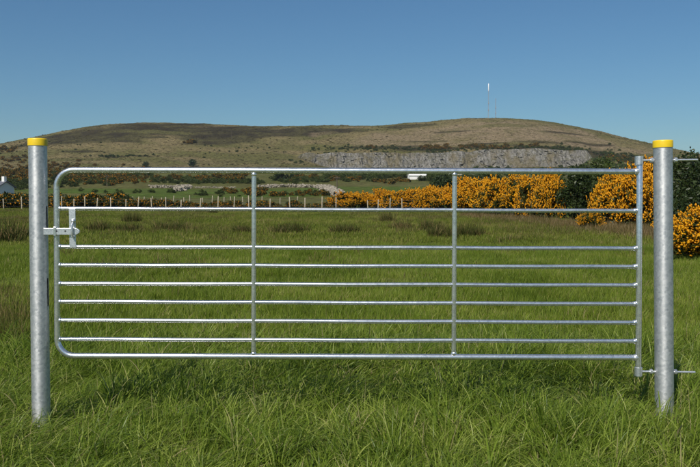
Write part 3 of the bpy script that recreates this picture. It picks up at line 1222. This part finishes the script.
leafy_tree('field_tree', 282, 330, 174.0, 9.0, 70, 'dark green tree under the top bar right of the left upright', M['leaf_dark'], 'tree', .4, 2600, .05)
leafy_tree('field_tree', 296, 345, 173.0, 6.0, 71, 'second dark tree under the top bar right of the left upright', M['leaf_dark'], 'tree', .4, 2000, .05)

# dry grass along the foot of the hedge
rng = random.Random(91)
pts, rot, scl, idx = [], [], [], []
for _ in range(900):
    px = 664 - 202 * rng.random() ** 1.3
    edge = np.interp(px, [462, 520, 580, 640, 664], [215, 219, 225, 231, 234])
    py = edge + abs(rng.gauss(0, 1)) * np.interp(px, [462, 560, 664], [1.2, 3.2, 3.2])
    Y = CAMZ * FPX / (py - 195)
    p = at(px, py, Y)
    s = rng.uniform(.5, 1.15)
    pts.append((p.x, p.y, field_z(p.x, p.y))); rot.append((rng.gauss(0, .1), rng.gauss(0, .1), rng.random() * 6.28)); scl.append((s, s, s * rng.uniform(.5, 1.1))); idx.append(rng.randrange(6))
scatter('dry_grass', dry_tufts, pts, rot, scl, idx, 'withered tan grass along the foot of the gorse hedge')


# ------------------------------------------------------------------ far gorse and scrub: single bushes that read as one mass
def far_bush_collection(name, seed, count, old, mat=None):
    c = bpy.data.collections.new(name)
    for i in range(count):
        st, sp, fl = gorse_parts(seed + i, 16, 420, 330, .055, .15, (.86, .98, .74, .90)[i % 4], old)
        vs, ts = [], []
        nv = len(sp.vertices)
        va = np.empty(nv * 3, np.float32); sp.vertices.foreach_get('co', va)
        vb = np.empty(len(fl.vertices) * 3, np.float32); fl.vertices.foreach_get('co', vb)
        ta = np.empty(len(sp.polygons) * 3, np.int32); sp.loops.foreach_get('vertex_index', ta)
        tb = np.empty(len(fl.polygons) * 3, np.int32); fl.loops.foreach_get('vertex_index', tb)
        use_f = mat is None
        V = np.concatenate([va.reshape(-1, 3)] + ([vb.reshape(-1, 3)] if use_f else []))
        T = np.concatenate([ta.reshape(-1, 3)] + ([tb.reshape(-1, 3) + nv] if use_f else []))
        rr = np.random.default_rng(seed + i)
        me = np_mesh(f'{name}_{i}', V, T, mat or M['spine'], {'tint': np.clip(np.repeat(rr.normal(.45, .25, (len(V) + 2) // 3), 3)[:len(V)], 0, 1)})
        if use_f:
            me.materials.append(M['flower_old' if old else 'flower'])
            mi = np.zeros(len(T), np.int32); mi[len(ta) // 3:] = 1
            me.polygons.foreach_set('material_index', mi)
        c.objects.link(bpy.data.objects.new(f'{name}_{i}', me))
        for x in (st, sp, fl):
            bpy.data.meshes.remove(x)
    return c


far_gorse = far_bush_collection('far_gorse', 700, 4, True)
far_scrub = far_bush_collection('far_scrub', 750, 4, False, M['leaf_mid'])


def bush_scatter(name, coll, spots, seed, label):
    """spots: (px, py, spread px, spread py, number, size in metres)"""
    rng = random.Random(seed)
    pts, rot, scl, idx = [], [], [], []
    for (px, py, sx, sy, n, size) in spots:
        for _ in range(n):
            x, y = on_land(px + rng.uniform(-sx, sx), py + rng.gauss(0, sy) * .6)
            y += rng.uniform(-2, 2)
            if YQ - 14 < y < YQ + 13 and QX0 < x < QX1:
                continue
            s = size * rng.uniform(.55, 1.35)
            pts.append((x, y, ground_z(x, y) - .1 * s)); rot.append((0, 0, rng.random() * 6.28)); scl.append((s * 1.3, s * 1.3, s)); idx.append(rng.randrange(4))
    return scatter(name, coll, pts, rot, scl, idx, label)


bush_scatter('hillside_gorse', far_gorse, [
    (60, 176, 70, 5, 95, 2.3), (20, 172, 30, 4, 60, 2.2), (100, 180, 40, 4, 70, 1.9), (85, 170, 40, 3, 60, 2.2), (215, 180, 22, 3, 50, 2.0), (235, 179, 10, 2, 18, 2.2),
    (8, 151, 8, 1.5, 9, 3.2), (190, 143, 6, 1.5, 10, 3.2), (300, 180, 20, 2, 24, 2.0), (345, 180, 18, 2, 22, 1.8), (395, 182, 20, 2, 16, 1.7), (20, 160, 20, 3, 20, 2.4),
    (440, 147.5, 10, 1.2, 16, 2.6), (468, 147, 10, 1.2, 18, 2.6), (495, 148, 14, 1.5, 34, 2.6), (530, 147.5, 10, 1.2, 14, 2.4), (372, 149, 6, 1, 8, 2.4), (600, 157, 25, 2, 30, 2.5), (625, 160, 20, 2, 26, 2.6),
    (155, 178, 40, 4, 40, 1.8), (75, 180, 50, 4, 60, 1.7), (120, 170, 30, 3, 26, 2.0), (40, 166, 40, 4, 30, 2.2), (425, 147, 8, 1, 12, 2.4), (290, 196, 40, 1.5, 26, 1.2), (245, 193, 20, 1.5, 22, 1.3)], 31, 'orange flowering gorse dotted over the lower slopes of the hill')
bush_scatter('hillside_scrub', far_scrub, [
    (60, 184, 60, 3, 80, 1.9), (100, 176, 60, 4, 85, 1.9), (225, 183, 40, 1.2, 70, 1.6), (180, 181, 30, 3, 30, 1.6), (300, 181, 30, 2, 45, 1.8), (355, 178, 30, 3, 120, 2.4), (390, 177, 22, 1.2, 70, 2.2), (437, 180, 8, 2, 40, 2.6),
    (450, 178, 30, 3, 120, 2.4), (530, 174, 60, 3, 140, 2.6), (600, 168, 40, 3, 120, 2.6), (140, 193, 60, 2, 18, .9), (230, 195, 30, 2, 14, .9), (310, 194, 25, 2, 14, .9),
    (450, 149.5, 140, 1.6, 260, 1.5), (437, 152, 5, 3, 14, 1.8), (590, 152, 40, 5, 90, 2.0), (630, 160, 30, 4, 70, 2.4), (300, 160, 10, 3, 26, 1.7), (318, 157, 12, 2, 18, 1.5), (590, 160, 10, 4, 30, 2.2), (110, 157, 10, 1.2, 14, 1.8), (140, 157, 14, 1.0, 14, 1.6), (440, 153, 140, 2, 60, 1.4), (20, 188, 30, 2, 40, 1.6), (50, 150, 60, 10, 40, 1.3), (260, 150, 60, 8, 30, 1.3)],
    32, 'dark green scrub and hedgerows in front of the hill')

# heath tussocks that roughen the open slopes
heath_c = bpy.data.collections.new('heath')
for i in range(5):
    rng = random.Random(820 + i)
    V, T, A = blades(rng, 46, .55, .25, .6, .30, .8, (0, 0), 2, .4, 0)
    t0 = (.1, .3, .55, .75, .95)[i]
    heath_c.objects.link(bpy.data.objects.new(f'heath_{i}', np_mesh(f'heath_{i}', V, T, M['heath'], {'tint': [t0 * .8 + .2 * a for a in A]})))
rng = random.Random(55)
pts, rot, scl, idx = [], [], [], []
while len(pts) < 26000:
    y = rng.uniform(490, 985)
    x = rng.uniform(-.52, .52) * y
    if YQ - 16 < y < YQ + 14 and QX0 - 5 < x < QX1 + 5:
        continue
    q = lerp_noise(x, y, 1 / 60., 17.0) + .35 * (lerp_noise(x, y, 1 / 11., 6.0) - .5)
    dk = 0.0
    for (hx, hy, rx, ry, c, w) in PATCH:
        if c is HEATH and math.hypot((x - hx) / rx, (y - hy) / ry) < 1:
            dk = .75
    k = q - dk + rng.gauss(0, .16) + (.15 if x > 40 else 0)
    s = rng.uniform(.35, 1.0) * (1.8 if rng.random() < .06 else 1)
    pts.append((x, y, land1(x, y) - .1)); rot.append((0, 0, rng.random() * 6.28)); scl.append((s * 1.4, s * 1.4, s)); idx.append(min(4, max(0, int(k * 5))))
scatter('heath_tussocks', heath_c, pts, rot, scl, idx, 'heather and dead grass tussocks covering the hill')

# far gorse hedge behind the boundary fence
rng = random.Random(77)
pts, rot, scl, idx = [], [], [], []
for _ in range(230):
    px = rng.uniform(-60, 352)
    Y = 84 + rng.uniform(-2.5, 6)
    hmax = np.interp(px, [-60, 0, 130, 150, 200, 300, 352], [1.9, 1.9, 1.7, 1.3, .9, .9, .8]) + .5 * nz(px, 0, 1 / 14., 2.2, 2)
    s = max(.35, hmax) * rng.uniform(.6, 1.0)
    if px > 150 and rng.random() < .45: continue
    x = (px - 350) / FPX * Y
    pts.append((x, Y, -.05)); rot.append((0, 0, rng.random() * 6.28)); scl.append((s * 1.3, s * 1.3, s)); idx.append(rng.randrange(4))
scatter('far_gorse_hedge', far_gorse, pts, rot, scl, idx, 'low dull orange gorse hedge behind the far fence posts', None)


# ------------------------------------------------------------------ fences
def post_mesh(seed, h=1.15, r=.055):
    rng = random.Random(seed)
    mb = MB()
    lean = rng.gauss(0, .03)
    mb.tube([(0, 0, -.2), (lean * .5, 0, h * .5), (lean, 0, h - .02), (lean, 0, h)], [r, r * .97, r * .93, r * .8], 9)
    return mb.mesh('fence_post', M['timber'], True)


PM = [post_mesh(i, 1.05 + .06 * i) for i in range(5)]


def fence(name, stations, label, wires=(.35, .7, 1.0), s=1.0):
    a = stations[0]
    root = empty(name, (a[0], a[1], ground_z(a[0], a[1])))
    org = root.location.copy()
    tops = []
    for i, (x, y) in enumerate(stations):
        z = ground_z(x, y)
        p = link('fence_post', PM[(i * 7 + i // 3) % 5], root)
        p.location = Vector((x, y, z)) - org
        p.rotation_euler = (random.gauss(0, .03), random.gauss(0, .04), random.random() * 6)
        k = s * random.uniform(.9, 1.1)
        p.scale = (s, s, k)
        tops.append(Vector((x, y, z)) - org)
    for w in wires:
        mb = MB()
        mb.tube([t + Vector((0, -.06, w * s)) for t in tops], .004, 5)
        mb.build('fence_wire', M['wire'], root, True)
    tag(root, label, 'fence')


sta = []
for px in (-40, -22, -8, 4, 22, 40, 62, 74, 85, 97, 111, 126, 138, 152, 166, 181, 200, 218, 234, 249, 270, 290, 305, 322, 336):
    Y = 76 + .01 * px
    sta.append(((px - 350) / FPX * Y, Y))
fence('post_and_wire_fence', sta, 'timber post and wire fence along the far end of the pasture')
sta = []
for px in (118, 125, 133, 144, 153, 162, 173, 184, 190, 203, 212, 224, 231, 243, 262, 280, 297):
    Y = 96 + .02 * px
    sta.append(((px - 350) / FPX * Y, Y))
fence('post_and_wire_fence', sta, 'second row of timber posts behind the far gorse hedge', s=.95)
sta = []
for px, Y in ((368, 75), (378, 74), (390, 73.5), (402, 73), (415, 72), (428, 71), (440, 70)):
    sta.append(((px - 350) / FPX * Y, Y))
fence('post_and_wire_fence', sta, 'short wire fence in front of the yellow gorse below the white building', s=.9)


# ------------------------------------------------------------------ far things: walls, houses, masts, poles
def rubble_bank(name, stations, h, w, seed, label):
    """pile of loose pale stone following a line; every stone is real, joined because far too small to pick apart"""
    rng = random.Random(seed)
    x0, y0 = stations[0]
    root = empty(name, (x0, y0, ground_z(x0, y0)))
    mb = MB()
    for (xa, ya), (xb, yb) in zip(stations[:-1], stations[1:]):
        L = math.hypot(xb - xa, yb - ya)
        n = int(L * h * 26)
        for _ in range(n):
            t = rng.random()
            x, y = xa + (xb - xa) * t + rng.gauss(0, w), ya + (yb - ya) * t + rng.gauss(0, w)
            z = ground_z(x, y) + h * rng.random() ** 1.4 - root.location.z
            s = rng.uniform(.15, .5) * min(1.1, h)
            rot = Matrix.Rotation(rng.random() * 6, 3, 'Z') @ Matrix.Rotation(rng.gauss(0, .6), 3, 'X')
            mb.box((x - x0, y - y0, z), (s * 1.5, s, s * .8), rot)
    st = mb.build('stones', M['rubble'], root)
    st['kind'] = 'stuff'
    tag(root, label, 'stone bank')


def line(*pp):
    return [on_land(a, b) for a, b in pp]


rubble_bank('stone_bank', line((151, 188.2), (160, 188.0), (170, 188.2), (180, 187.6), (190, 187.2)), .85, .5, 5, 'pale heap of stones below the hill in the left gate bay')
rubble_bank('stone_bank', line((176, 191.5), (182, 189.8), (188, 188.4)), 1.0, .5, 6, 'short pale stone spur running down towards the left gorse hedge')
rubble_bank('stone_bank', line((196, 188.2), (215, 188.2), (236, 188.4)), .5, .3, 7, 'thin pale line of stones left of the left upright')
rubble_bank('stone_bank', line((262, 188.0), (275, 187.4), (290, 187.2), (305, 187.6), (322, 187.6), (331, 188)), .9, .6, 8, 'long pale stone bank just right of the left upright')
rubble_bank('stone_bank', line((322, 188.4), (330, 190.5), (333, 193), (336, 196)), .9, .9, 9, 'pale stone bank coming down beside the start of yellow gorse')


def house(name, px, py, Y, w, d, hw, hr, rz, label, roofmat, chim=True, windows=2):
    x_, y_ = on_land(px, py) if Y is None else at(px, py, Y).xy
    o = empty(name, (x_, y_, ground_z(x_, y_)), rz)
    m = MB()
    x, y = w / 2, d / 2
    m.add([(-x, -y, -1.5), (x, -y, -1.5), (x, y, -1.5), (-x, y, -1.5), (-x, -y, hw), (x, -y, hw), (x, y, hw), (-x, y, hw), (-x, 0, hw + hr), (x, 0, hw + hr)],
          [(0, 1, 5, 4), (1, 2, 6, 9, 5), (2, 3, 7, 6), (3, 0, 4, 8, 7)])
    m.build('wall', M['red_sheet'] if name == 'quarry_shed' else M['white_wall'], o)
    m = MB()
    e = .35
    for s in (-1, 1):
        a = [(-x - e, s * (y + e), hw - e * hr / y), (x + e, s * (y + e), hw - e * hr / y), (x + e, 0, hw + hr + .06), (-x - e, 0, hw + hr + .06)]
        b = [(q[0], q[1], q[2] + .18) for q in a]
        m.add(a + b, [(0, 1, 2, 3), (7, 6, 5, 4), (0, 4, 5, 1), (1, 5, 6, 2), (2, 6, 7, 3), (3, 7, 4, 0)])
    rf = m.build('roof', roofmat, o)
    if chim:
        m = MB(); m.box((x - .6, 0, hw + hr + .5), (.8, .6, 1.3)); m.build('chimney', M['white_wall'], rf)
    for k in range(windows):
        wx = -x + w * (k + .5) / windows
        m = MB(); m.box((wx, -y - .01, hw * .55), (1.1, .12, 1.1)); wi = m.build('window', M['white_paint'], o)
        m = MB(); m.box((wx, -y - .05, hw * .55), (.9, .10, .9)); m.build('pane', M['glass'], wi)
    tag(o, label, 'house' if chim else 'shed')


house('cottage', -2, 191, 170, 5.2, 4.0, 1.9, 1.1, -.5, 'white cottage with slate roof at the left picture edge', M['slate'])
house('farm_building', 417, 179.3, None, 7.5, 5.0, 1.7, 1.2, .12, 'small bright white building above the yellow gorse right of the middle', M['white_wall'], False, 0)
house('farm_building', 462, 178.4, None, 10, 5, 1.4, .8, -.1, 'low pale building right of the right upright under the top bar', M['rubble'], False, 0)
house('quarry_shed', 472, 168.6, None, 15, 6, .9, 1.0, .05, 'long low red shed at the foot of the quarry cliff', M['red_sheet'], False, 0)


def mast(name, px, Y, pyt, w, label, tipfrac, tip):
    p = at(px, 120, Y)
    z = land1(p.x, p.y)
    H = at(px, pyt, Y).z - z
    o = empty(name, (p.x, p.y, z - .5))
    Hs = H * (1 - tipfrac)
    for k in range(3):
        a = k * 2.094
        m = MB()
        m.tube([(w * math.cos(a), w * math.sin(a), 0), (w * .8 * math.cos(a), w * .8 * math.sin(a), Hs)], .09, 6)
        m.build('mast_leg', M['steel'], o)
    m = MB()
    nb = int(Hs / 1.6)
    for j in range(nb):
        for k in range(3):
            a, b = k * 2.094, (k + 1) * 2.094
            z0, z1 = Hs * j / nb, Hs * (j + 1) / nb
            m.tube([(w * .95 * math.cos(a), w * .95 * math.sin(a), z0), (w * .9 * math.cos(b), w * .9 * math.sin(b), z1)], .05, 4)
    m.build('lattice', M['steel'], o)
    if tip:
        m = MB(); m.tube([(0, 0, Hs - 1), (0, 0, Hs), (0, 0, H - .8), (0, 0, H)], [.2, .55, .55, .15], 10); m.build('antenna', M['white_paint'], o, True)
    for zz in (.55, .3):
        m = MB(); m.tube([(0, -w - .2, Hs * zz), (0, -w - .7, Hs * zz)], [.7, .75], 12); m.build('dish', M['steel'], o, True)
    tag(o, label, 'mast')


mast('radio_mast', 488.3, 940, 83.0, .55, 'tall thin radio mast with white tip on the hilltop', .20, True)
mast('radio_mast', 495.5, 945, 96.5, .40, 'shorter thin radio mast on the hilltop right of the tall one', .06, False)


def pole(px, pyb, pyt, label, r=.17):
    x, y = on_land(px, pyb)
    z = ground_z(x, y)
    H = (pyb - pyt) / FPX * y
    o = empty('utility_pole', (x, y, z))
    m = MB(); m.tube([(0, 0, -.5), (0, 0, H)], [r, r * .7], 8); m.build('pole_shaft', M['bark'], o, True)
    m = MB(); m.box((0, -.15, H - .5), (1.8, .14, .14)); m.build('cross_arm', M['bark'], o)
    tag(o, label, 'utility pole', 'utility poles on the hill')


pole(231.5, 140, 131, 'thin utility pole highest on the left ridge')
pole(198, 147, 138.5, 'thin utility pole lower on the left ridge, left of the highest one')
pole(107, 187, 175, 'thin utility pole below the hill at the bright end of the top bar', .13)
pole(337, 192, 176, 'thin utility pole above the start of the yellow gorse', .13)

# ------------------------------------------------------------------ air
k = NT('clear_air')
pv = k.n('ShaderNodeVolumePrincipled')
pv.inputs['Color'].default_value = (.80, .88, 1.0, 1)
pv.inputs['Density'].default_value = .00007
pv.inputs['Anisotropy'].default_value = .1
k.l(pv.outputs[0], k.out.inputs['Volume'])
mb = MB()
mb.box((0, 1150, 64), (7400, 3100, 150))
hz = mb.build('haze', k.m)
tag(hz, 'thin clear haze between the gate and the far hill', None, None, 'stuff')
